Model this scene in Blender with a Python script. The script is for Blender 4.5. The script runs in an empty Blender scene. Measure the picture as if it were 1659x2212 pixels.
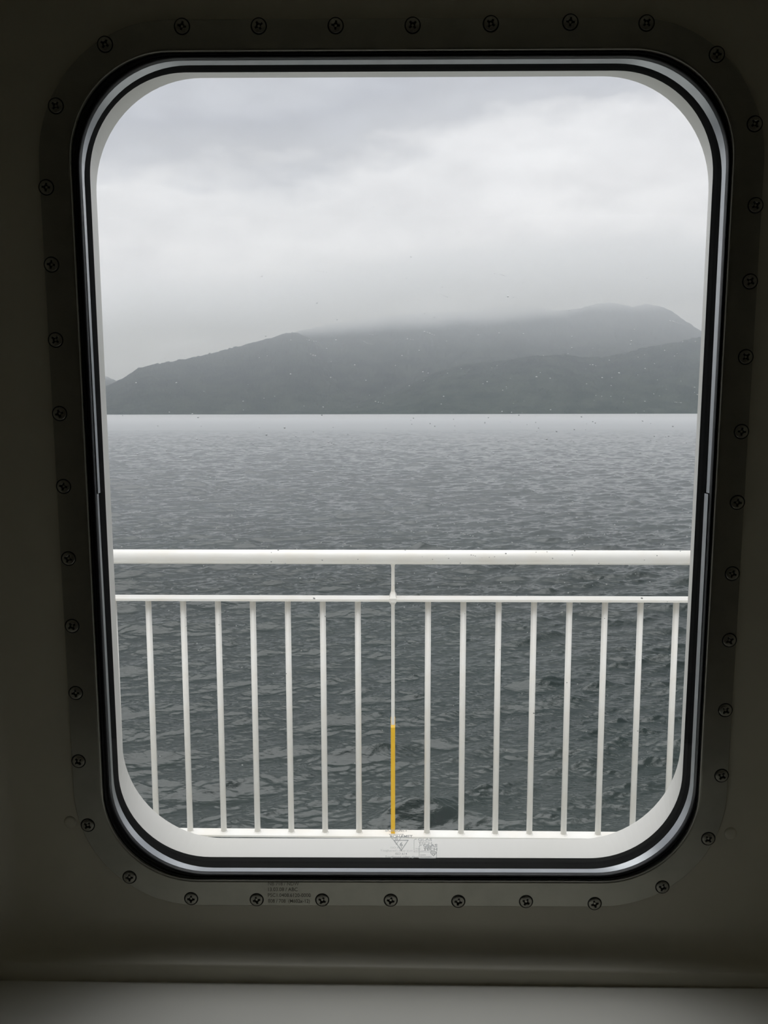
import bpy, bmesh, math, random
import numpy as np
from mathutils import Matrix, Vector

scene = bpy.context.scene
COL = scene.collection
PI = math.pi
rnd = random.Random(7)

# ------------------------------------------------------------------ camera
cam_d = bpy.data.cameras.new('camera')
cam_d.sensor_fit = 'HORIZONTAL'
cam_d.sensor_width = 36.0
cam_d.lens = 1772.17 / 1659.0 * 36.0
cam_d.clip_start = 0.02
cam_d.clip_end = 40000
cam = bpy.data.objects.new('camera', cam_d)
COL.objects.link(cam)
CAM_Z = 9.0                                    # eye height above the sea
right = Vector((0.9999987, -0.0001936, -0.0015956))
fwd = Vector((0.0, 0.9927158, -0.1204799))
up = Vector((0.0016073, 0.1204798, 0.9927145))
cam.matrix_world = Matrix(((right.x, up.x, -fwd.x, 0), (right.y, up.y, -fwd.y, 0),
                           (right.z, up.z, -fwd.z, CAM_Z), (0, 0, 0, 1)))
scene.camera = cam

# ------------------------------------------------------------------ colour, sampling
vs = scene.view_settings
scene.display_settings.display_device = 'sRGB'
vs.view_transform = 'Standard'
vs.look = 'None'
vs.gamma = 1.0
vs.use_curve_mapping = False
vs.exposure = 0.0
cy = scene.cycles
cy.use_denoising = True
cy.max_bounces = 10
cy.diffuse_bounces = 5
cy.glossy_bounces = 4
cy.transmission_bounces = 6
cy.volume_bounces = 6
cy.transparent_max_bounces = 24
cy.volume_max_steps = 256
cy.caustics_reflective = False
cy.caustics_refractive = False
cy.sample_clamp_indirect = 6.0

# ------------------------------------------------------------------ node helpers
class NT:
    def __init__(self, tree):
        self.t = tree; self.n = tree.nodes; self.l = tree.links
    def node(self, kind, **kw):
        n = self.n.new(kind)
        for k, v in kw.items():
            if k.startswith('i_'):
                key = k[2:]
                key = int(key) if key.isdigit() else key.replace('_', ' ')
                self.put(n.inputs[key], v)
            else:
                setattr(n, k, v)
        return n
    def put(self, sock, v):
        if hasattr(v, 'is_output'):
            self.l.new(v, sock)
        else:
            sock.default_value = v
    def math(self, op, a, b=0.0, c=0.0, clamp=False):
        n = self.n.new('ShaderNodeMath'); n.operation = op; n.use_clamp = clamp
        for i, v in enumerate((a, b, c)): self.put(n.inputs[i], v)
        return n.outputs[0]
    def maprange(self, v, a, b, c=0.0, d=1.0, kind='SMOOTHSTEP'):
        n = self.n.new('ShaderNodeMapRange'); n.interpolation_type = kind; n.clamp = True
        for k, x in (('Value', v), ('From Min', a), ('From Max', b), ('To Min', c), ('To Max', d)): self.put(n.inputs[k], x)
        return n.outputs[0]
    def noise(self, vec, scale, detail=4, rough=0.5, dim='3D', dist=0.0):
        n = self.n.new('ShaderNodeTexNoise'); n.noise_dimensions = dim
        self.put(n.inputs['Vector'], vec)
        n.inputs['Scale'].default_value = scale; n.inputs['Detail'].default_value = detail
        n.inputs['Roughness'].default_value = rough; n.inputs['Distortion'].default_value = dist
        return n.outputs['Fac']
    def mixc(self, f, a, b, mode='MIX'):
        n = self.n.new('ShaderNodeMix'); n.data_type = 'RGBA'; n.blend_type = mode
        self.put(n.inputs[0], f)
        for s, v in ((6, a), (7, b)):
            if not hasattr(v, 'is_output') and len(v) == 3: v = (*v, 1)
            self.put(n.inputs[s], v)
        return n.outputs[2]
    def ramp(self, f, stops):
        n = self.n.new('ShaderNodeValToRGB'); self.put(n.inputs[0], f)
        cr = n.color_ramp
        while len(cr.elements) < len(stops): cr.elements.new(0.5)
        for e, (p, c) in zip(cr.elements, stops):
            e.position = p; e.color = (*c, 1) if len(c) == 3 else c
        return n.outputs[0]

# ------------------------------------------------------------------ overcast sky (the only light outdoors)
world = bpy.data.worlds.new('overcast_sky'); scene.world = world
world.use_nodes = True
w = NT(world.node_tree); w.n.clear()
tc = w.node('ShaderNodeTexCoord').outputs['Generated']
sx = w.node('ShaderNodeSeparateXYZ', i_Vector=tc)
X, Y, Z = sx.outputs
mp = w.node('ShaderNodeMapping', i_Vector=tc); mp.inputs['Scale'].default_value = (1, 1, 2.6)
n1 = w.noise(mp.outputs[0], 3.1, 6, 0.52)
n2 = w.noise(mp.outputs[0], 8.5, 6, 0.55)
# cloud bands: brightness against elevation, the bands waved by noise and dipping towards the left
zz = w.math('ADD', Z, w.math('MULTIPLY', w.math('SUBTRACT', n1, 0.5), 0.22))
zz = w.math('ADD', zz, w.math('MULTIPLY', w.math('SUBTRACT', n2, 0.5), 0.09))
zz = w.math('ADD', zz, w.math('MULTIPLY', X, -0.10))
band = w.ramp(zz, [(0.0, (0.49, 0.525, 0.62)), (0.055, (0.62, 0.645, 0.725)), (0.115, (1.03, 1.025, 1.06)), (0.20, (1.14, 1.13, 1.16)),
                   (0.262, (1.03, 1.03, 1.06)), (0.295, (0.60, 0.615, 0.66)), (0.345, (0.48, 0.50, 0.56)), (0.42, (0.58, 0.60, 0.65)),
                   (0.74, (0.62, 0.635, 0.66)), (0.90, (3.5, 3.52, 3.55))])
n3 = w.noise(mp.outputs[0], 15.0, 5, 0.6)
puff = w.math('MULTIPLY', w.maprange(n2, 0.30, 0.72, 0.88, 1.07), w.maprange(n3, 0.32, 0.68, 0.95, 1.03))
skyc = w.mixc(1.0, band, w.node('ShaderNodeCombineColor', i_0=puff, i_1=puff, i_2=puff).outputs[0], 'MULTIPLY')
bg = w.node('ShaderNodeBackground', i_Color=skyc, i_Strength=1.06)
w.l.new(bg.outputs[0], w.node('ShaderNodeOutputWorld').inputs[0])
world.cycles.sampling_method = 'MANUAL'
world.cycles.sample_map_resolution = 512

# ------------------------------------------------------------------ materials
def new_mat(name):
    m = bpy.data.materials.new(name); m.use_nodes = True
    t = NT(m.node_tree); t.n.clear()
    t.out = t.node('ShaderNodeOutputMaterial')
    return m, t
def principled(name, color, rough=0.5, metal=0.0, noise=0.0, nscale=20.0, spec=0.5, bump=0.0, bscale=200.0, tint=None):
    m, t = new_mat(name)
    p = t.node('ShaderNodeBsdfPrincipled')
    c = (*color, 1)
    g = t.node('ShaderNodeTexCoord').outputs['Object']
    if noise:
        f = t.maprange(t.noise(g, nscale, 5, 0.6), 0.35, 0.75)
        dark = tint if tint else tuple(v * (1 - noise) for v in color)
        t.l.new(t.mixc(f, color, dark), p.inputs['Base Color'])
    else:
        p.inputs['Base Color'].default_value = c
    p.inputs['Roughness'].default_value = rough
    p.inputs['Metallic'].default_value = metal
    p.inputs['Specular IOR Level'].default_value = spec
    if bump:
        b = t.node('ShaderNodeBump', i_Strength=bump, i_Distance=0.001, i_Height=t.noise(g, bscale, 3))
        t.l.new(b.outputs[0], p.inputs['Normal'])
    t.l.new(p.outputs[0], t.out.inputs[0])
    return m
M = {}
M['liner'] = principled('cream_liner_paint', (0.66, 0.63, 0.52), 0.42, noise=0.05, nscale=6, bump=0.05)
M['shelf'] = principled('pale_shelf_laminate', (0.80, 0.79, 0.73), 0.45, noise=0.03, nscale=5)
M['cabin'] = principled('cabin_wall_paint', (0.38, 0.35, 0.28), 0.6, noise=0.04, nscale=3)
M['carpet'] = principled('dark_carpet', (0.06, 0.06, 0.07), 0.95, noise=0.3, nscale=60)
M['ceiling'] = principled('ceiling_paint', (0.45, 0.43, 0.36), 0.7)
M['plate'] = principled('satin_steel', (0.48, 0.475, 0.41), 0.33, metal=0.85, noise=0.12, nscale=25, bump=0.04, bscale=400)
M['edge'] = principled('painted_edge_highlight', (0.85, 0.83, 0.76), 0.5, metal=0.5)  # lighter than the plate: the highlight along its inner edge, painted in
M['screw'] = principled('screw_steel', (0.42, 0.41, 0.36), 0.30, metal=0.85, noise=0.3, nscale=400)
M['screw_shade'] = principled('painted_screw_shade', (0.012, 0.012, 0.010), 0.6)
M['rubber'] = principled('black_rubber', (0.006, 0.006, 0.008), 0.38, spec=0.4)
M['seal'] = principled('black_edge_seal', (0.0020, 0.0022, 0.0025), 0.85, spec=0.06)
M['spacer'] = principled('aluminium_spacer', (0.50, 0.515, 0.53), 0.34, metal=0.92, noise=0.10, nscale=60)
M['white'] = principled('white_ship_paint', (0.92, 0.90, 0.85), 0.38, noise=0.07, nscale=7, tint=(0.88, 0.86, 0.80))
M['rail'] = principled('white_rail_paint', (0.83, 0.815, 0.775), 0.34, noise=0.10, nscale=9, tint=(0.79, 0.75, 0.68))
M['yellow'] = principled('yellow_paint', (0.88, 0.52, 0.02), 0.38, noise=0.1, nscale=15)
M['deck'] = principled('deck_paint', (0.50, 0.51, 0.49), 0.6, noise=0.12, nscale=8)
M['ink'] = principled('etched_ink', (0.21, 0.205, 0.175), 0.55, metal=0.6)

def glass_pane_mat():
    m, t = new_mat('window_glass')
    lw = t.node('ShaderNodeLayerWeight', i_Blend=0.5)         # Schlick reflection, the same from both sides of each face
    fr = t.math('MULTIPLY_ADD', t.math('POWER', lw.outputs['Facing'], 5.0), 0.70, 0.028)
    tr = t.node('ShaderNodeBsdfTransparent', i_Color=(0.994, 0.996, 0.996, 1))
    gl = t.node('ShaderNodeBsdfAnisotropic', i_Roughness=0.0)
    mx = t.node('ShaderNodeMixShader', i_0=fr, i_1=tr.outputs[0], i_2=gl.outputs[0])
    t.l.new(mx.outputs[0], t.out.inputs[0])
    return m
M['glass'] = glass_pane_mat()
def etched(name, alpha):
    m, t = new_mat(name)
    d = t.node('ShaderNodeBsdfDiffuse', i_Color=(0.62, 0.63, 0.63, 1))
    tl = t.node('ShaderNodeBsdfTranslucent', i_Color=(0.80, 0.81, 0.80, 1))
    a = t.node('ShaderNodeMixShader', i_0=0.75, i_1=d.outputs[0], i_2=tl.outputs[0])
    tr = t.node('ShaderNodeBsdfTransparent')
    mx = t.node('ShaderNodeMixShader', i_0=alpha, i_1=tr.outputs[0], i_2=a.outputs[0])
    t.l.new(mx.outputs[0], t.out.inputs[0])
    return m
M['etch'] = etched('frosted_etching', 0.92)
M['etch_faint'] = etched('faint_frosted_etching', 0.62)
def drop_mat():
    m, t = new_mat('rain_water')
    g = t.node('ShaderNodeBsdfGlass', i_IOR=1.33, i_Roughness=0.0)
    t.l.new(g.outputs[0], t.out.inputs[0])
    return m
M['drop'] = drop_mat()

def sea_mat():
    m, t = new_mat('sea_water')
    geo = t.node('ShaderNodeNewGeometry')
    pos = geo.outputs['Position']
    dist = t.node('ShaderNodeVectorMath', operation='LENGTH', i_0=pos).outputs['Value']
    p = t.node('ShaderNodeBsdfPrincipled')
    p.inputs['IOR'].default_value = 1.55
    patch = t.maprange(t.noise(pos, 0.05, 3), 0.35, 0.7)
    t.l.new(t.mixc(patch, (0.0006, 0.0085, 0.0058), (0.0015, 0.0120, 0.0088)), p.inputs['Base Color'])
    # unresolved ripples widen the glint with distance
    t.l.new(t.math('ADD', t.maprange(dist, 30, 250, 0.03, 0.09, 'LINEAR'), t.maprange(dist, 200, 900, 0.0, 0.72, 'LINEAR')), p.inputs['Roughness'])
    mpn = t.node('ShaderNodeMapping', i_Vector=pos); mpn.inputs['Scale'].default_value = (0.5, 1.6, 1); mpn.inputs['Rotation'].default_value = (0, 0, -0.25)
    h1 = t.noise(mpn.outputs[0], 6.0, 4, 0.55)
    st = t.maprange(dist, 40, 400, 1.0, 0.5, 'LINEAR')
    b = t.node('ShaderNodeBump', i_Strength=st, i_Distance=1.0, i_Height=t.math('MULTIPLY', h1, 0.030))
    t.l.new(b.outputs[0], p.inputs['Normal'])
    t.l.new(p.outputs[0], t.out.inputs[0])
    return m
M['sea'] = sea_mat()
def forest_mat(name, a, b):
    m, t = new_mat(name)
    g = t.node('ShaderNodeNewGeometry').outputs['Position']
    f = t.maprange(t.noise(g, 0.012, 8, 0.65), 0.35, 0.65)
    p = t.node('ShaderNodeBsdfDiffuse', i_Color=t.mixc(f, a, b))
    t.l.new(p.outputs[0], t.out.inputs[0])
    return m
M['forest'] = forest_mat('conifer_slope', (0.022, 0.036, 0.032), (0.050, 0.066, 0.056))
def haze_mat():
    m, t = new_mat('rain_haze')
    pos = t.node('ShaderNodeNewGeometry').outputs['Position']
    z = t.node('ShaderNodeSeparateXYZ', i_Vector=pos).outputs[2]
    n = t.noise(pos, 0.0011, 4, 0.55)
    zr = t.math('DIVIDE', z, 500.0)
    base = t.math('ADD', 0.00014, t.math('MULTIPLY', t.math('MULTIPLY', zr, zr), 0.00050))
    xx = t.node('ShaderNodeSeparateXYZ', i_Vector=pos).outputs[0]
    zw = t.math('ADD', t.math('MULTIPLY_ADD', xx, -0.095, z), t.math('MULTIPLY', t.math('SUBTRACT', n, 0.5), 340.0))
    up_ = t.maprange(zw, 385, 520)
    dn_ = t.maprange(zw, 520, 660, 1.0, 0.0)
    yy = t.node('ShaderNodeSeparateXYZ', i_Vector=pos).outputs[1]
    cl = t.math('MULTIPLY', t.math('MULTIPLY', t.math('MULTIPLY', up_, dn_), t.maprange(yy, 2900, 3700)), 0.0060)
    fade = t.maprange(z, 450, 800, 1.0, 0.0)
    d = t.math('ADD', t.math('MULTIPLY', base, fade), cl)
    v = t.node('ShaderNodeVolumeScatter', i_Color=(0.905, 0.93, 1.0, 1), i_Density=d, i_Anisotropy=0.2)
    t.l.new(v.outputs[0], t.out.inputs['Volume'])
    m.cycles.volume_step_rate = 0.25
    return m
M['haze'] = haze_mat()

# ------------------------------------------------------------------ mesh helpers
def link(name, me, mats=(), parent=None, smooth=False):
    for m in mats: me.materials.append(m)
    if smooth: me.polygons.foreach_set('use_smooth', [True] * len(me.polygons))
    me.update()
    o = bpy.data.objects.new(name, me); COL.objects.link(o)
    if parent: o.parent = parent
    return o
def mesh(name, v, f, mat, parent=None, smooth=False):
    me = bpy.data.meshes.new(name); me.from_pydata([tuple(p) for p in v], [], f); me.validate()
    return link(name, me, [mat] if not isinstance(mat, (list, tuple)) else mat, parent, smooth)
def empty(name, mat=None, loc=None, parent=None):
    o = bpy.data.objects.new(name, None); o.empty_display_size = 0.1; COL.objects.link(o)
    if mat is not None: o.matrix_world = mat
    if loc is not None: o.location = loc
    if parent: o.parent = parent
    return o
def tag(o, label=None, cat=None, kind=None, group=None):
    if label: o['label'] = label
    if cat: o['category'] = cat
    if kind: o['kind'] = kind
    if group: o['group'] = group
    return o
def rrect(xl, xr, zb, zt, r, y, n=20, slope=0.0):
    """closed ring of points, a rounded rectangle in the x-z plane; slope tilts the lower side"""
    pts = []
    for cx, cz, a0 in ((xr - r, zt - r, 0), (xl + r, zt - r, PI / 2), (xl + r, zb + r, PI), (xr - r, zb + r, 1.5 * PI)):
        for k in range(n + 1):
            a = a0 + PI / 2 * k / n
            x, z = cx + r * math.cos(a), cz + r * math.sin(a)
            if slope and z < 0: z += slope * x * min(1.0, z / zb)
            pts.append((x, y, z))
    # extra points along straight sides so that long edges stay even
    return pts
def loft(rings, flip=False, close=False):
    v = [p for r in rings for p in r]; n = len(rings[0]); f = []
    m = len(rings)
    for i in range(m if close else m - 1):
        a, b = i * n, ((i + 1) % m) * n
        for k in range(n):
            q = (a + k, a + (k + 1) % n, b + (k + 1) % n, b + k)
            f.append(q[::-1] if flip else q)
    return v, f
def box_bm(x0, x1, y0, y1, z0, z1, bev=0.0):
    bm = bmesh.new()
    bmesh.ops.create_cube(bm, size=1.0, matrix=Matrix.Translation(((x0 + x1) / 2, (y0 + y1) / 2, (z0 + z1) / 2)) @ Matrix.Diagonal((x1 - x0, y1 - y0, z1 - z0, 1)))
    if bev: bmesh.ops.bevel(bm, geom=bm.edges[:], offset=bev, segments=2, affect='EDGES', profile=0.6)
    return bm
def box(name, dims, mat, parent=None, bev=0.0):
    bm = box_bm(*dims, bev); me = bpy.data.meshes.new(name); bm.to_mesh(me); bm.free()
    return link(name, me, [mat], parent)
def tube(name, p0, p1, r, mat, parent=None, n=28, seg=1):
    p0, p1 = Vector(p0), Vector(p1); d = (p1 - p0).normalized()
    a = d.orthogonal().normalized(); b = d.cross(a)
    rings = [[tuple(p0.lerp(p1, s / seg) + a * r * math.cos(2 * PI * k / n) + b * r * math.sin(2 * PI * k / n)) for k in range(n)] for s in range(seg + 1)]
    v, f = loft(rings)
    f.append(tuple(range(n))[::-1]); f.append(tuple(range(seg * n, seg * n + n)))
    o = mesh(name, v, f, mat, parent)
    for p in o.data.polygons: p.use_smooth = len(p.vertices) == 4
    return o
def text_mesh(name, lines, mat, parent, extrude=0.00005):
    """lines: (string, x, z, height, width or None, bold); x is the centre, z the base line; one mesh lying in the x-z plane"""
    bm = bmesh.new()
    for s, x, z, h, wd, bold in lines:
        cu = bpy.data.curves.new('t', 'FONT'); cu.body = s; cu.size = 1.0; cu.extrude = 0
        cu.resolution_u = 3
        cu.offset = 0.030 if bold else 0.010
        to = bpy.data.objects.new('t', cu); COL.objects.link(to)
        bpy.context.view_layer.update()
        me = bpy.data.meshes.new_from_object(to.evaluated_get(bpy.context.evaluated_depsgraph_get()))
        bpy.data.objects.remove(to); bpy.data.curves.remove(cu)
        if not me.vertices: continue
        co = np.array([v.co[:] for v in me.vertices])
        x0, x1 = co[:, 0].min(), co[:, 0].max()
        kz = h / 0.70; kx = kz if wd is None else wd / (x1 - x0)
        me.transform(Matrix(((kx, 0, 0, x - kx * (x0 + x1) / 2), (0, 0, 1, 0), (0, kz, 0, z), (0, 0, 0, 1))))
        bm.from_mesh(me); bpy.data.meshes.remove(me)
    me = bpy.data.meshes.new(name); bm.to_mesh(me); bm.free()
    return link(name, me, [mat], parent)
def stroke(bm, pts, wdt, closed=False):
    n = len(pts)
    for i in range(n if closed else n - 1):
        a, b = Vector(pts[i]), Vector(pts[(i + 1) % n]); d = (b - a).normalized(); q = Vector((-d.y, d.x)) * wdt / 2
        e = d * wdt / 2
        bm.faces.new([bm.verts.new((p.x, 0, p.y)) for p in (a - e - q, b + e - q, b + e + q, a - e + q)])

# ================================================================== THE WINDOW (local frame: x right, y outward, z up; y = 0 is the plate's face)
MW = Matrix(((0.999969, 0.007846, 0.000421, 0.015557), (-0.007839, 0.999856, -0.015034, 0.8),
             (-0.000539, 0.01503, 0.999887, CAM_Z - 0.079748), (0, 0, 0, 1)))
win = empty('window_1', MW)
tag(win, 'rounded ship window with steel frame, black rubber gasket and double glazing', 'window', 'structure')

# --- steel retaining plate
plate_o = (-0.3370, 0.3370, -0.4358, 0.4352, 0.1255)
open_i = (-0.3072, 0.3082, -0.4072, 0.4077, 0.0965)
def ring(t, y, grow=0.0, **k):
    xl, xr, zb, zt, r = t
    return rrect(xl - grow, xr + grow, zb - grow, zt + grow, r + grow, y, **k)
v, f = loft([ring(plate_o, 0.003), ring(plate_o, 0.0006), ring(plate_o, 0.0, -0.0006), ring(open_i, 0.0, 0.0022), ring(open_i, 0.0004, 0.0009), ring(open_i, 0.0010, 0.0003), ring(open_i, 0.004)], flip=True)
frame = mesh('window_frame', v, f, [M['plate'], M['edge']], win, smooth=False)
frame.data.polygons.foreach_set('material_index', [1 if k >= len(f) // 6 * 4 else 0 for k in range(len(f))])
tag(frame, 'satin steel retaining plate')

# --- screws: raised head with a Phillips recess; shade round the rim and in the recess painted dark
def screw_mesh():
    R, N, K = 0.0062, 72, 14
    def cross(x, z):
        a, b = abs(x), abs(z); s = min(a, b); l = max(a, b)
        wd = 0.00120 - 0.08 * l
        inn = max(0.0, min(1.0, (wd - s) / 0.00035 + 0.5)) * max(0.0, min(1.0, (0.0040 - l) / 0.0005 + 0.5))
        core = max(0.0, min(1.0, (0.0021 - math.hypot(x, z)) / 0.0006 + 0.5))
        return max(inn, core) * (0.0022 * (1 - l / 0.0052))
    v, f, mi = [], [], []
    radii = [R * (i / K) for i in range(1, K + 1)]
    v.append((0, -(0.0018 - cross(0, 0)), 0))
    for r in radii:
        for k in range(N):
            a = 2 * PI * k / N; x, z = r * math.cos(a), r * math.sin(a)
            dome = 0.0018 - 0.0009 * (r / R) ** 2
            v.append((x, -(dome - cross(x, z)), z))
    for k in range(N): f.append((0, 1 + k, 1 + (k + 1) % N)); mi.append(0)
    for i in range(K - 1):
        for k in range(N):
            a, b = 1 + i * N, 1 + (i + 1) * N
            f.append((a + k, b + k, b + (k + 1) % N, a + (k + 1) % N)); mi.append(0)
    base = 1 + (K - 1) * N
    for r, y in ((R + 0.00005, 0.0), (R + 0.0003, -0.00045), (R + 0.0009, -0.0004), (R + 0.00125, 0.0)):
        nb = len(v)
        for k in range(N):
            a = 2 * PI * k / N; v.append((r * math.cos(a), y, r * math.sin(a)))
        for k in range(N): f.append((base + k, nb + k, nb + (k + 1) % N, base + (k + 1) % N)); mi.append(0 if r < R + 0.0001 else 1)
        base = nb
    for k, q in enumerate(f):                                # shade of the recess put into its colour
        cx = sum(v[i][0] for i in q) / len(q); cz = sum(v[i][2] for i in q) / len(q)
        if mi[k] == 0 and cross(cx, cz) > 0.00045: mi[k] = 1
    me = bpy.data.meshes.new('screw'); me.from_pydata(v, [], f); me.materials.append(M['screw']); me.materials.append(M['screw_shade'])
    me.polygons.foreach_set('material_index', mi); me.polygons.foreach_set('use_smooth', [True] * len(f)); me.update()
    return me
sm = screw_mesh()
top = [(-270, 414), (-199, 429), (-129, 429), (-59, 429), (11, 429), (82, 430), (154, 431), (223, 430), (288, 403)]
lef = [(-318, 361), (-331, 289), (-330, 219), (-330, 149), (-330, 79), (-330, 8), (-329, -64), (-329, -133), (-329, -203), (-330, -276), (-324, -346)]
bot = [(-283, -404), (-219, -428), (-150, -429), (-81, -429), (-9, -429), (62, -430), (133, -430), (205, -432), (275, -413)]
rig = [(326, 343), (331, 271), (330, 202), (330, 132), (330, 61), (330, -8), (329, -79), (330, -147), (330, -220), (330, -290), (320, -359)]
first = bpy.data.objects.new('screw', sm); COL.objects.link(first); first.parent = frame
for i, (x, z) in enumerate(top + lef + bot + rig):
    o = first if i == 0 else first.copy()
    if i: COL.objects.link(o); o.parent = frame
    o.location = (x / 1000, 0.0, z / 1000); o.rotation_euler = (0, rnd.uniform(0, PI / 2), 0)

# --- printed part number on the plate
o = text_mesh('part_number', [('NB 718 / NDW', -0.1213, -0.4148, 0.0040, 0.0325, False), ('13.03.08 / ABC', -0.1222, -0.4212, 0.0040, 0.031, False),
                              ('PSC1.0408.6120-0000', -0.1155, -0.4278, 0.0040, 0.045, False), ('808 / 708  (M602x-12)', -0.1160, -0.4344, 0.0040, 0.044, False)], M['ink'], frame)
o.location = (0, -0.0002, 0.0022)
tag(o, 'four dark lines of small printed numbers')

# --- rubber gasket: two soft lips between the plate and the inner pane
g_out, g_in = open_i, (-0.3002, 0.3052, -0.4020, 0.4028, 0.0985)
def lerp_ring(a, b, t, y, **k): return rrect(*[p + (q - p) * t for p, q in zip(a, b)], y, **k)
prof = [(0.0, 0.0036), (0.06, 0.0060), (0.18, 0.0018), (0.34, 0.0019), (0.46, 0.0030), (0.52, 0.0036), (0.60, 0.0028), (0.74, 0.0022), (0.88, 0.0028), (0.97, 0.0045), (1.0, 0.0078)]
v, f = loft([lerp_ring(g_out, g_in, t, y) for t, y in prof], flip=True)
tag(mesh('gasket', v, f, M['rubber'], win, True), 'black rubber gasket')

# --- panes, spacer, edge seal
def pane(name, t, y0, y1):
    a, b = ring(t, y0), ring(t, y1); n = len(a)
    v, f = loft([a, b]); f.append(tuple(range(n))); f.append(tuple(range(n, 2 * n))[::-1])
    return mesh(name, v, f, M['glass'], win)
pane_t = (-0.3035, 0.3080, -0.4050, 0.4055, 0.100)
p_in = pane('pane', pane_t, 0.0040, 0.0080)
p_out = pane('pane', (-0.3060, 0.3100, -0.4080, 0.4080, 0.103), 0.0165, 0.0225)
sp_f, sp_b = (-0.3000, 0.3050, -0.4028, 0.4028, 0.0980), (-0.3007, 0.3045, -0.4029, 0.4019, 0.1030)
def spacer(name, upper, mat):
    # one half of the spacer bar, bent round two corners; ends butt with the other half at mid-height
    rings = [ring(sp_f, 0.0081, 0.004), ring(sp_f, 0.0081), ring(sp_f, 0.0081), ring(sp_b, 0.0162), ring(sp_b, 0.0162), ring(sp_b, 0.0162, 0.004)]
    n = len(rings[0])
    def cut(r):
        q = [p for p in r if (p[2] > 0) == upper]
        q.sort(key=lambda p: math.atan2(p[2], p[0]) if upper else -math.atan2(p[2], p[0]))
        sgn = 1 if upper else -1
        ea, eb = (q[0][0], q[0][1], -0.0004 + 0.0004 * sgn), (q[-1][0], q[-1][1], -0.0004 + 0.0004 * sgn)
        sh = 0.0003 * sgn
        # the straight legs bow a little, as bent bar does, and step at the joint
        q = [ea] + q + [eb]
        out = []
        for x, y, z in q:
            k = math.exp(-(z / 0.05) ** 2)
            out.append((x + math.copysign(1, x) * (0.0012 * k * (-sgn if x < 0 else sgn)) * 0.6, y, z))
        return out
    rs = [cut(r) for r in rings]
    v = [p for r in rs for p in r]; m = len(rs[0]); f = []
    for i in (0, 2, 4):                                      # the visible face keeps its own edges, so its shading stays even
        for k in range(m - 1):
            q = (i * m + k, i * m + k + 1, (i + 1) * m + k + 1, (i + 1) * m + k); f.append(q if upper else q[::-1])
    o = mesh(name, v, f, mat, win)
    for p in o.data.polygons: p.use_smooth = True
    return o
tag(spacer('spacer_bar', True, M['spacer']), 'silver spacer bar between the panes'); spacer('spacer_bar', False, M['spacer'])
blk = (-0.3014, 0.3027, -0.4012, 0.4022, 0.0964)
v, f = loft([ring(sp_b, 0.0163, 0.004), ring(sp_b, 0.0163, 0.0003), lerp_ring(sp_b, blk, 0.5, 0.025), ring(blk, 0.034), ring(blk, 0.0345, 0.004)], flip=True)
tag(mesh('edge_seal', v, f, M['seal'], win), 'black rubber bed round the outer pane')
rev_i, rev_o = (-0.3016, 0.3029, -0.4014, 0.4024, 0.0966), (-0.3079, 0.3122, -0.3990, 0.4100, 0.1108)
v, f = loft([ring(rev_i, 0.0342, 0.02), ring(rev_i, 0.0344, 0.0), lerp_ring(rev_i, rev_o, 0.5, 0.052), ring(rev_o, 0.069), ring(rev_o, 0.071, 0.002)], flip=True)
tag(mesh('reveal', v, f, M['white'], win, False), 'white painted steel edge of the hull opening')

# --- etched glazing stamps, one on each pane
def stamp(par, mat, x0, z0, y):
    k = 0.0000641                                           # metres per unit of the stamp's own layout (x right, z down)
    L = lambda s, cx, base, h, wd, b=False: (s, x0 + (cx - 657) * k, z0 - (base - 565) * k, h * k, wd * k, b)
    lines = [L('BOHAMET', 657, 520, 46, 366, True), L('6', 655, 668, 66, 50, True), L('ISO 614', 655, 816, 34, 190), L('Toughened safety glass', 660, 868, 34, 540),
             L('GLAS', 1128, 680, 50, 232, True), L('TECH', 1128, 745, 52, 228, True), L('GRUPA', 1010, 828, 16, 96, True), L('PRODUCENT', 1058, 860, 16, 190, True)]
    o = text_mesh('etched_stamp', lines, mat, par)
    bm = bmesh.new(); bm.from_mesh(o.data)
    P = lambda x, z: (x0 + (x - 657) * k, z0 - (z - 565) * k)
    stroke(bm, [P(540, 565), P(765, 565), P(655, 742)], 14 * k, True)
    stroke(bm, [P(990, 650), P(965, 650), P(947, 668), P(947, 875), P(1215, 875), P(1230, 860), P(1230, 760)], 9 * k)
    stroke(bm, [P(1180, 835), P(1138, 792), P(1138, 768), P(1158, 758), P(1180, 768), P(1202, 758), P(1222, 768), P(1222, 792)], 11 * k, True)
    stroke(bm, [P(1160, 775), P(1165, 810), P(1180, 785), P(1195, 810), P(1200, 775)], 9 * k)
    bm.to_mesh(o.data); bm.free()
    o.location = (0, y, 0)
    return o
stamp(p_in, M['etch'], 0.0022, -0.36395, 0.0038)
o = stamp(p_out, M['etch_faint'], -0.0028, -0.3638 - 0.0005, 0.01628)
tag(o, 'fainter etched glazing stamp')

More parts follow.
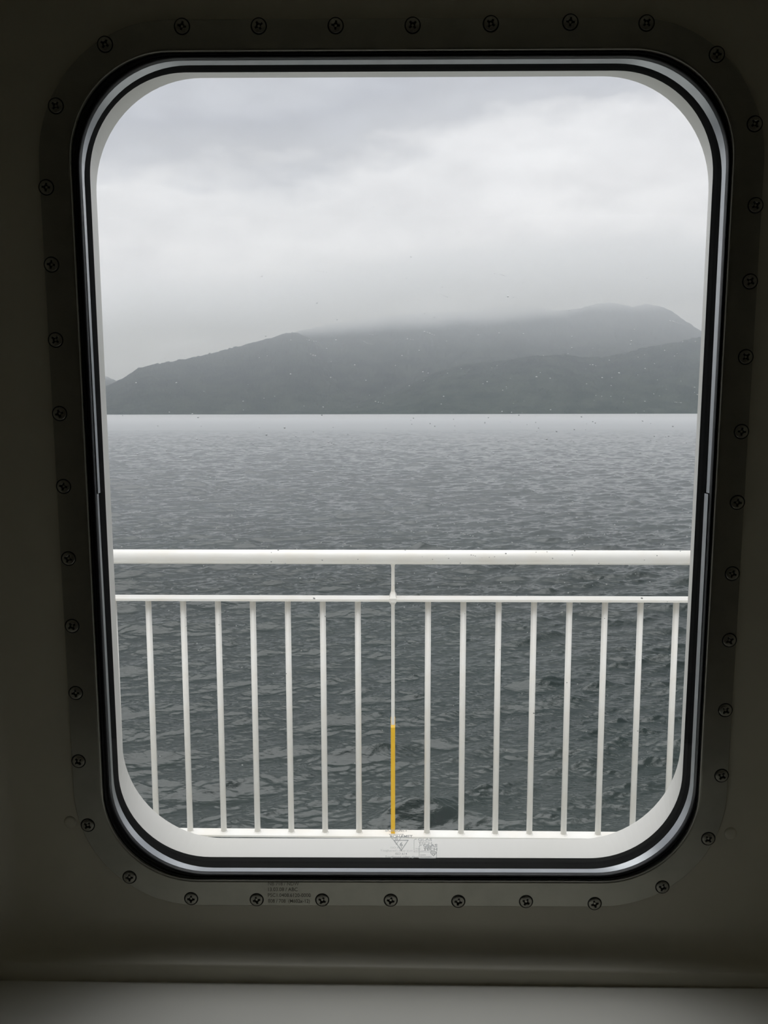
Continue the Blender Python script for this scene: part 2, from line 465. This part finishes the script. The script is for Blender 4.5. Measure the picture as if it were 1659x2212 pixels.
# ================================================================== RAIN ON THE OUTER PANE
def rain():
    v, f = [], []
    def drop(x, z, r, asp, ang):
        b = len(v); N = 8
        ca, sa = math.cos(ang), math.sin(ang)
        P = ((1.0, 0.0), (0.82, 0.19), (0.52, 0.33), (0.0, 0.41))
        for fr, h in P:
            for k in range(N if fr else 1):
                a = 2 * PI * k / N; px, pz = fr * r * asp * math.cos(a), fr * r * math.sin(a)
                v.append((x + ca * px - sa * pz, 0.02252 + h * r, z + sa * px + ca * pz))
        for k in range(N):
            k1 = (k + 1) % N
            f.append((b + k, b + k1, b + N + k1, b + N + k)); f.append((b + N + k, b + N + k1, b + 2 * N + k1, b + 2 * N + k)); f.append((b + 2 * N + k, b + 2 * N + k1, b + 3 * N))
        c = len(v)
        for k in range(N): v.append(v[b + k])                # the flat face against the glass keeps its own edge
        f.append(tuple(c + k for k in range(N))[::-1])
    def dens(x, z):
        return math.exp(-((z - 0.02) / 0.14) ** 2) * (0.35 + 0.65 * min(1, max(0, (x + 0.25) / 0.35)))
    n = 0
    while n < 700:
        x, z = rnd.uniform(-0.285, 0.295), rnd.uniform(-0.375, 0.385)
        if rnd.random() < dens(x, z) + 0.035:
            drop(x, z, rnd.uniform(0.00028, 0.00078) * (0.8 + 0.5 * rnd.random() ** 3), rnd.uniform(1.0, 1.6), rnd.uniform(-0.5, 0.2)); n += 1
    for _ in range(22):                                      # short beaded tracks running down to the right
        x, z = rnd.uniform(-0.10, 0.28), rnd.uniform(-0.08, 0.22); L = rnd.randint(2, 6)
        for q in range(L):
            x += rnd.uniform(0.0014, 0.0032); z -= rnd.uniform(0.0001, 0.0012)
            if x < 0.293: drop(x, z, rnd.uniform(0.00032, 0.00062), rnd.uniform(1.0, 1.7), -0.3)
    o = mesh('raindrops', v, f, M['drop'], None, True); o.matrix_world = MW
    tag(o, 'scattered tiny raindrops and tracks on the outer face of the window glass', 'raindrops', 'stuff')
rain()

# ================================================================== CABIN
IN = -0.16                                                  # the room's wall stands this far inside the plate
hw_l, hw_r, ztop = -0.425, 0.430, 0.52
SL = -0.0122
def rec(t, zb, y, r):
    return rrect(hw_l + t, hw_r - t, zb, ztop - t, r, y, n=20, slope=SL)
cr = 0.030
rings = [ring((-0.320, 0.320, -0.418, 0.418, 0.108), 0.003)]
rings.append(rrect(hw_l + cr + 0.004, hw_r - cr - 0.004, -0.455, ztop - cr - 0.004, 0.030, 0.003, slope=SL))
for k in range(1, 9):
    a = PI / 2 * k / 8
    rings.append(rec(cr * (1 - math.sin(a)), -0.455 - 0.0295 * math.sin(a), 0.003 - 0.031 * (1 - math.cos(a)), 0.030))
rings.append(rec(0, -0.4850, -0.0288, 0.030)); rings.append(rec(0, -0.4856, -0.0296, 0.030)); rings.append(rec(0, -0.4866, -0.0300, 0.030))
rings.append(rec(0, -0.5000, -0.0302, 0.030)); rings.append(rec(0, -0.5012, -0.0312, 0.030))
rings.append(rec(0, -0.5180, -0.0340, 0.030)); rings.append(rec(0, -0.5200, -0.150, 0.030)); rings.append(rec(-0.01, -0.530, IN, 0.040))
v, f = loft(rings, flip=False)
liner = mesh('trim_1', v, f, M['liner'], None, True); liner.matrix_world = MW
# two small cover plugs moulded into the liner beside the plate
for px, pz in ((-0.3432, -0.3444), (0.3439, -0.3547)):
    rs_ = [[(px + r * math.cos(2 * PI * k / 24), y, pz + r * math.sin(2 * PI * k / 24)) for k in range(24)] for r, y in ((0.0068, 0.0032), (0.0062, 0.0022), (0.0040, 0.0018), (0.0015, 0.0017))]
    v, f = loft(rs_, flip=False); f.append(tuple(range(72, 96))); mesh('cover_plug', v, f, M['liner'], liner, True)
# broad light shelf running from the foot of the liner into the cabin
bm = box_bm(-0.80, 0.80, -0.56, -0.0304, -0.545, -0.5012, 0.003)
for q in bm.verts: q.co.z += SL * max(-0.45, min(0.45, q.co.x))
me = bpy.data.meshes.new('trim_2'); bm.to_mesh(me); bm.free()
shelf = link('trim_2', me, [M['shelf']]); shelf.matrix_world = MW
tag(shelf, 'broad pale shelf below the window', 'window sill', 'structure')
tag(liner, 'cream moulded liner round the window with a stepped sill below', 'window liner', 'structure')
big = []
r_in = rings[-1]
for x, y, z in r_in:
    cx, cz = x - 0.005, z
    s = min(1.75 / max(abs(cx), 1e-6), (1.0 if cz > 0 else 1.46) / max(abs(cz), 1e-6))
    big.append((cx * s, IN, cz * s))
v, f = loft([r_in, big])
wf = mesh('wall_front', v, f, M['cabin']); wf.matrix_world = MW
tag(wf, 'cabin wall round the window recess', 'wall', 'structure')
x0, x1, y0, y1, z0, z1 = -1.6, 1.6, -2.6, 0.66, 7.52, 9.86
def quad(name, pts, mat, label, cat):
    return tag(mesh(name, pts, [(0, 1, 2, 3)], mat), label, cat, 'structure')
quad('floor', [(x0, y0, z0), (x1, y0, z0), (x1, y1, z0), (x0, y1, z0)], M['carpet'], 'dark cabin floor', 'floor')
quad('ceiling', [(x0, y0, z1), (x0, y1, z1), (x1, y1, z1), (x1, y0, z1)], M['ceiling'], 'plain cabin ceiling', 'ceiling')
quad('wall_left', [(x0, y0, z0), (x0, y1, z0), (x0, y1, z1), (x0, y0, z1)], M['cabin'], 'plain cabin wall to the left of the window', 'wall')
quad('wall_right', [(x1, y0, z0), (x1, y0, z1), (x1, y1, z1), (x1, y1, z0)], M['cabin'], 'plain cabin wall to the right of the window', 'wall')
quad('wall_back', [(x0, y0, z0), (x0, y0, z1), (x1, y0, z1), (x1, y0, z0)], M['cabin'], 'plain cabin wall opposite the window', 'wall')

# ================================================================== SHIP OUTSIDE
v_in = ring(rev_o, 0.071, 0.002); v_big = []
for x, y, z in v_in:
    s = min(7.0 / max(abs(x), 1e-6), (1.6 if z > 0 else 1.43) / max(abs(z), 1e-6)); v_big.append((x * s, 0.071, z * s))
v, f = loft([v_in, v_big], flip=True)
we = mesh('wall_exterior', v, f, M['white']); we.matrix_world = MW
tag(we, 'white painted steel deckhouse side outside the window', 'wall', 'structure')
tag(box('deck', (-7, 7, 0.90, 2.75, 7.36, 7.50), M['deck']), 'grey painted side deck under the white railing', 'deck', 'structure')
tag(box('hull', (-7, 7, -3.0, 2.70, -2.0, 7.36), M['white']), 'white hull side below the deck', 'hull', 'structure')

# ================================================================== RAILING
RZ = -0.02083
rail = empty('ship_railing'); rail.location = (0.0278, 2.55, 7.5); rail.rotation_euler = (0, 0, RZ)
tag(rail, 'white ship railing with thick round handrail and upright bars above the sea', 'railing')
zt = lambda z: CAM_Z + z - 7.5
S = 0.1116; HALF = 2.0
tag(tube('handrail', (-HALF, 0, zt(-0.4528)), (HALF, 0, zt(-0.4528)), 0.0228, M['rail'], rail, n=40), 'thick round white handrail')
tag(box('mid_rail', (-HALF, HALF, -0.028, 0.028, zt(-0.5904), zt(-0.5823)), M['rail'], rail, 0.0012), 'flat white bar below the handrail')
box('bottom_rail', (-HALF, HALF, -0.0223, 0.0223, zt(-1.3795), zt(-1.3729)), M['rail'], rail, 0.0010)
bal = None
for k in range(-15, 16):
    if k % 15 == 0: continue
    if bal is None:
        bal = tube('baluster', (0, 0, zt(-1.3735)), (0, 0, zt(-0.5898)), 0.0095, M['rail'], rail, n=20); o = bal
        # small weld collar at the foot
        bm = bmesh.new(); bm.from_mesh(bal.data)
        prev = None
        for r, z in ((0.0135, zt(-1.3730)), (0.0112, zt(-1.3712)), (0.0096, zt(-1.3685))):
            cur = [bm.verts.new((r * math.cos(2 * PI * q / 20), r * math.sin(2 * PI * q / 20), z)) for q in range(20)]
            if prev:
                for q in range(20): bm.faces.new((prev[q], prev[(q + 1) % 20], cur[(q + 1) % 20], cur[q])).smooth = True
            prev = cur
        bm.to_mesh(bal.data); bm.free()
    else:
        o = bal.copy(); COL.objects.link(o); o.parent = rail
    o.location = (k * S, 0, 0)
def post():
    prof = [(-1.50, 0.0055), (-0.610, 0.0055), (-0.602, 0.0068), (-0.592, 0.0110), (-0.580, 0.0110), (-0.572, 0.0075), (-0.564, 0.0055), (-0.488, 0.0050), (-0.480, 0.0062), (-0.470, 0.0105)]
    rings = [[(-wd, 0.004, zt(z)), (wd, 0.004, zt(z)), (wd, 0.034, zt(z)), (-wd, 0.034, zt(z))] for z, wd in prof]
    # where it meets the mid rail the weld wraps round the bar's edge
    for i in (3, 4): rings[i] = [(x, y if y > 0.02 else -0.0295, z) for x, y, z in rings[i]]
    for i in (2, 5): rings[i] = [(x, y if y > 0.02 else -0.012, z) for x, y, z in rings[i]]
    v, f = loft(rings); n = len(rings)
    f.append((3, 2, 1, 0)); f.append((n * 4 - 4, n * 4 - 3, n * 4 - 2, n * 4 - 1))
    return mesh('post', v, f, M['rail'], rail)
pm = post()
for k in (-15, 15):
    o = pm.copy(); COL.objects.link(o); o.parent = rail; o.location = (k * S, 0, 0)
zb_, z1_, z2_ = zt(-1.3740), zt(-1.0110), zt(-0.9845)
v = []
for x in (-0.0068, 0.0068):
    v += [(x, -0.003, zb_), (x, -0.003, z1_), (x, 0.025, z2_), (x, 0.025, zb_)]
tag(mesh('support_bar', v, [(0, 1, 2, 3), (7, 6, 5, 4), (0, 4, 5, 1), (1, 5, 6, 2), (2, 6, 7, 3), (3, 7, 4, 0)], M['yellow'], rail), 'yellow painted lower part of the post with a sloping top')

# ================================================================== SEA
def sea():
    rs = np.random.RandomState(11)
    def tile(size, n, lam_lo, lam_hi, ang, spread, rms, pw):
        kx = np.fft.fftfreq(n, size / n) * 2 * PI
        KX, KY = np.meshgrid(kx, kx, indexing='ij'); K = np.hypot(KX, KY); K[0, 0] = 1
        th = np.arctan2(KY, KX) - ang
        d = np.abs(np.cos(th)) ** spread
        lam = 2 * PI / K
        A = K ** -pw * np.exp(-(lam / lam_hi) ** 2) * (lam > lam_lo) * (d + 0.06); A[0, 0] = 0
        F = A * np.exp(2j * PI * rs.rand(n, n)) 
        h = np.real(np.fft.ifft2(F)); h *= rms / h.std()
        h = h + 0.22 * (h * h - rms * rms) / rms            # sharper crests, flatter troughs
        return h
    def sample(h, size, x, y):
        n = h.shape[0]
        u = (x / size * n) % n; q = (y / size * n) % n
        i = np.floor(u).astype(int); j = np.floor(q).astype(int); a = u - i; b = q - j
        W = lambda t: (-0.5 * t + t * t - 0.5 * t ** 3, 1 - 2.5 * t * t + 1.5 * t ** 3, 0.5 * t + 2 * t * t - 1.5 * t ** 3, -0.5 * t * t + 0.5 * t ** 3)
        wa, wb = W(a), W(b); out = 0
        for p in range(4):
            row = 0
            for r in range(4): row = row + wb[r] * h[(i + p - 1) % n, (j + r - 1) % n]
            out = out + wa[p] * row
        return out
    T1 = tile(31.0, 1024, 0.15, 1.25, 1.90, 6, 0.0185, 2.0)
    T2 = tile(13.7, 1024, 0.06, 0.5, 1.45, 5, 0.0064, 1.95)
    T3 = tile(173.0, 1024, 0.8, 4.0, 1.85, 7, 0.066, 2.0)
    G = tile(90.0, 256, 4.0, 22.0, 1.9, 1, 1.0, 1.2); G = (G - G.min()) / (G.max() - G.min())
    near = [13.0]
    while near[-1] < 420: near.append(near[-1] + max(0.022, 0.0017 * near[-1]))
    far = near[-1] * (7500 / near[-1]) ** np.linspace(0, 1, 120)[1:]
    d = np.concatenate([[2.0, 6.0], near, far])
    c = np.linspace(-0.52, 0.52, 760)
    c = np.concatenate([[-40, -8, -3, -1.5, -0.8], c, [0.8, 1.5, 3, 8, 40]])
    D, C = np.meshgrid(d, c, indexing='ij'); Xs = C * D; Ys = D
    inner = (np.abs(C) <= 0.53) & (D > 13)
    cell = np.gradient(d)[:, None] * np.ones_like(C)
    fade = lambda a, b: np.clip((b - cell) / (b - a), 0, 1)
    gust = np.clip(0.75 + 0.7 * sample(G, 90.0, Xs, Ys), 0.7, 1.5)
    z = sample(T1, 31.0, Xs, Ys) * (0.6 + 0.4 * gust) * fade(0.15, 0.9) + sample(T2, 13.7, Xs * 0.96 + Ys * 0.28, Ys * 0.96 - Xs * 0.28) * gust * fade(0.03, 0.28) + sample(T3, 173.0, Xs, Ys) * fade(0.9, 6.0)
    z = np.where(inner, z, 0.0)
    v = np.stack([Xs, Ys, z], -1).reshape(-1, 3).astype(np.float32)
    R, Cn = D.shape
    i, j = np.meshgrid(np.arange(R - 1), np.arange(Cn - 1), indexing='ij')
    a = (i * Cn + j).ravel(); fc = np.stack([a, a + 1, a + Cn + 1, a + Cn], 1).astype(np.int32)
    me = bpy.data.meshes.new('sea'); me.vertices.add(len(v)); me.vertices.foreach_set('co', v.ravel())
    me.loops.add(fc.size); me.loops.foreach_set('vertex_index', fc.ravel())
    me.polygons.add(len(fc)); me.polygons.foreach_set('loop_start', np.arange(0, fc.size, 4, dtype=np.int32))
    me.update(calc_edges=True)
    o = link('sea', me, [M['sea']], None, True)
    tag(o, 'dark grey green rippled fjord water', 'sea', 'structure')
sea()

# ================================================================== MOUNTAINS
def vnoise(x, y, seed, octv=6, gain=0.5):
    rs = np.random.RandomState(seed); g = rs.rand(256, 256); out = 0; amp = 1; tot = 0
    for o in range(octv):
        xi = np.floor(x).astype(int); yi = np.floor(y).astype(int); fx = x - xi; fy = y - yi
        fx = fx * fx * (3 - 2 * fx); fy = fy * fy * (3 - 2 * fy)
        xi %= 256; yi %= 256; x1 = (xi + 1) % 256; y1_ = (yi + 1) % 256
        out = out + amp * (g[xi, yi] * (1 - fx) * (1 - fy) + g[x1, yi] * fx * (1 - fy) + g[xi, y1_] * (1 - fx) * fy + g[x1, y1_] * fx * fy)
        tot += amp; amp *= gain; x = x * 2.03 + 17.1; y = y * 2.03 + 5.7
    return out / tot
def mountain(name, prof, d_shore, d_ridge, label, cat, seed, rough=0.35, nu=900, nv=90, tree=11.0):
    """prof: (bearing as x per unit distance, slope of the skyline seen from the ship)"""
    prof = np.array(prof); u = np.linspace(prof[0, 0], prof[-1, 0], nu)
    e = np.interp(u, prof[:, 0], prof[:, 1])
    t = np.concatenate([np.linspace(0, 1, nv), 1 + np.linspace(0, 0.5, 14)[1:]])
    ridge = d_ridge * (1 + 0.10 * (vnoise(u * 6 + 3, u * 0, seed + 5, 3) - 0.5))
    D = d_shore + (ridge[None, :] - d_shore) * t[:, None]
    Xs = u[None, :] * D
    Hr = e * ridge + CAM_Z
    s = np.where(t <= 1, t ** 1.15, 1 - (t - 1) * 1.6)[:, None]
    n = vnoise(Xs / 620, D / 620, seed, 6) - 0.5
    z = Hr[None, :] * (s + rough * n * np.clip(4 * s * (1 - s), 0, 1) * (t[:, None] <= 1))
    lim = (e[None, :] * 0.985) * D + CAM_Z                   # no spur stands above the skyline
    z = np.where(t[:, None] < 0.97, np.minimum(z, lim * np.clip(s ** 0.15, 0, 1)), z)
    tr = (vnoise(Xs / 11.0, D / 11.0, seed + 9, 2) - 0.4) * tree
    z = z + np.where(s > 0.02, tr, 0)
    z = np.where(t[:, None] <= 0, -4.0, np.maximum(z, -4.0))
    v = np.stack([Xs, D, z], -1).reshape(-1, 3)
    R, Cn = D.shape; f = []
    for i in range(R - 1):
        for j in range(Cn - 1):
            a = i * Cn + j; f.append((a, a + 1, a + Cn + 1, a + Cn))
    o = mesh(name, v, f, M['forest'], None, True)
    return tag(o, label, cat, 'thing')
mountain('mountain', [(-0.45, 0.0), (-0.32, 0.008), (-0.20, 0.045), (-0.1268, 0.090), (-0.0713, 0.1040), (-0.027, 0.110), (0.0117, 0.1150), (0.0669, 0.118), (0.0945, 0.1185),
         (0.1276, 0.1225), (0.1496, 0.1262), (0.1772, 0.1245), (0.205, 0.1195), (0.2325, 0.1225), (0.2544, 0.1280), (0.2764, 0.1290), (0.2959, 0.1240), (0.3123, 0.1275),
         (0.3289, 0.1250), (0.3429, 0.1195), (0.36, 0.108), (0.3788, 0.0955), (0.4278, 0.0797), (0.60, 0.06)], 3300, 4500, 'broad hazy mountain across the water, its summit in low cloud', 'mountain', 21)
mountain('headland', [(-0.40, 0.006), (-0.3560, 0.022), (-0.3343, 0.0315), (-0.3115, 0.0425), (-0.2944, 0.0535), (-0.2832, 0.0562), (-0.2552, 0.0611), (-0.2384, 0.0638), (-0.1993, 0.0725),
         (-0.1491, 0.085), (-0.1157, 0.0941), (-0.1046, 0.0952), (-0.092, 0.0900), (-0.070, 0.072), (-0.03, 0.040), (0.02, 0.012)], 3200, 4150, 'wooded headland sloping down to the water left of the mountain', 'hill', 34)
mountain('foothill', [(-0.10, 0.004), (-0.03, 0.012), (0.0117, 0.0227), (0.0562, 0.045), (0.0951, 0.0567), (0.1396, 0.061), (0.1784, 0.0664), (0.2172, 0.0685), (0.2395, 0.0652), (0.2618, 0.0652),
         (0.2839, 0.069), (0.3114, 0.076), (0.3389, 0.0809), (0.3791, 0.0885), (0.4269, 0.096), (0.62, 0.10)], 2800, 3500, 'darker wooded foothill in front of the mountain at right', 'hill', 55)
mountain('distant_hill', [(-0.62, 0.085), (-0.50, 0.075), (-0.3613, 0.0508), (-0.3365, 0.0442), (-0.3162, 0.0364), (-0.27, 0.015)], 4900, 5700, 'faint distant hill low behind the headland', 'hill', 77, nu=160, nv=40)

# ================================================================== HAZE AND LOW CLOUD over the far side of the fjord
def added_mist_mat():
    m, t = new_mat('added_mist')
    v = t.node('ShaderNodeVolumeScatter', i_Color=(0.94, 0.96, 1.0, 1), i_Density=0.0056, i_Anisotropy=0.0)
    t.l.new(v.outputs[0], t.out.inputs['Volume'])
    return m
ms = box('added_mist', (-3500, 3500, 42, 2560, -1.5, 4.0), added_mist_mat())  # low scattering layer put in to lighten the distant water
tag(ms, 'thin mist layer added to brighten the far water', 'mist', 'stuff')
hz = box('haze', (-9000, 9000, 900, 8500, 4.05, 820), M['haze'])
tag(hz, 'pale rain haze and low cloud over the far mountains', 'haze', 'stuff')
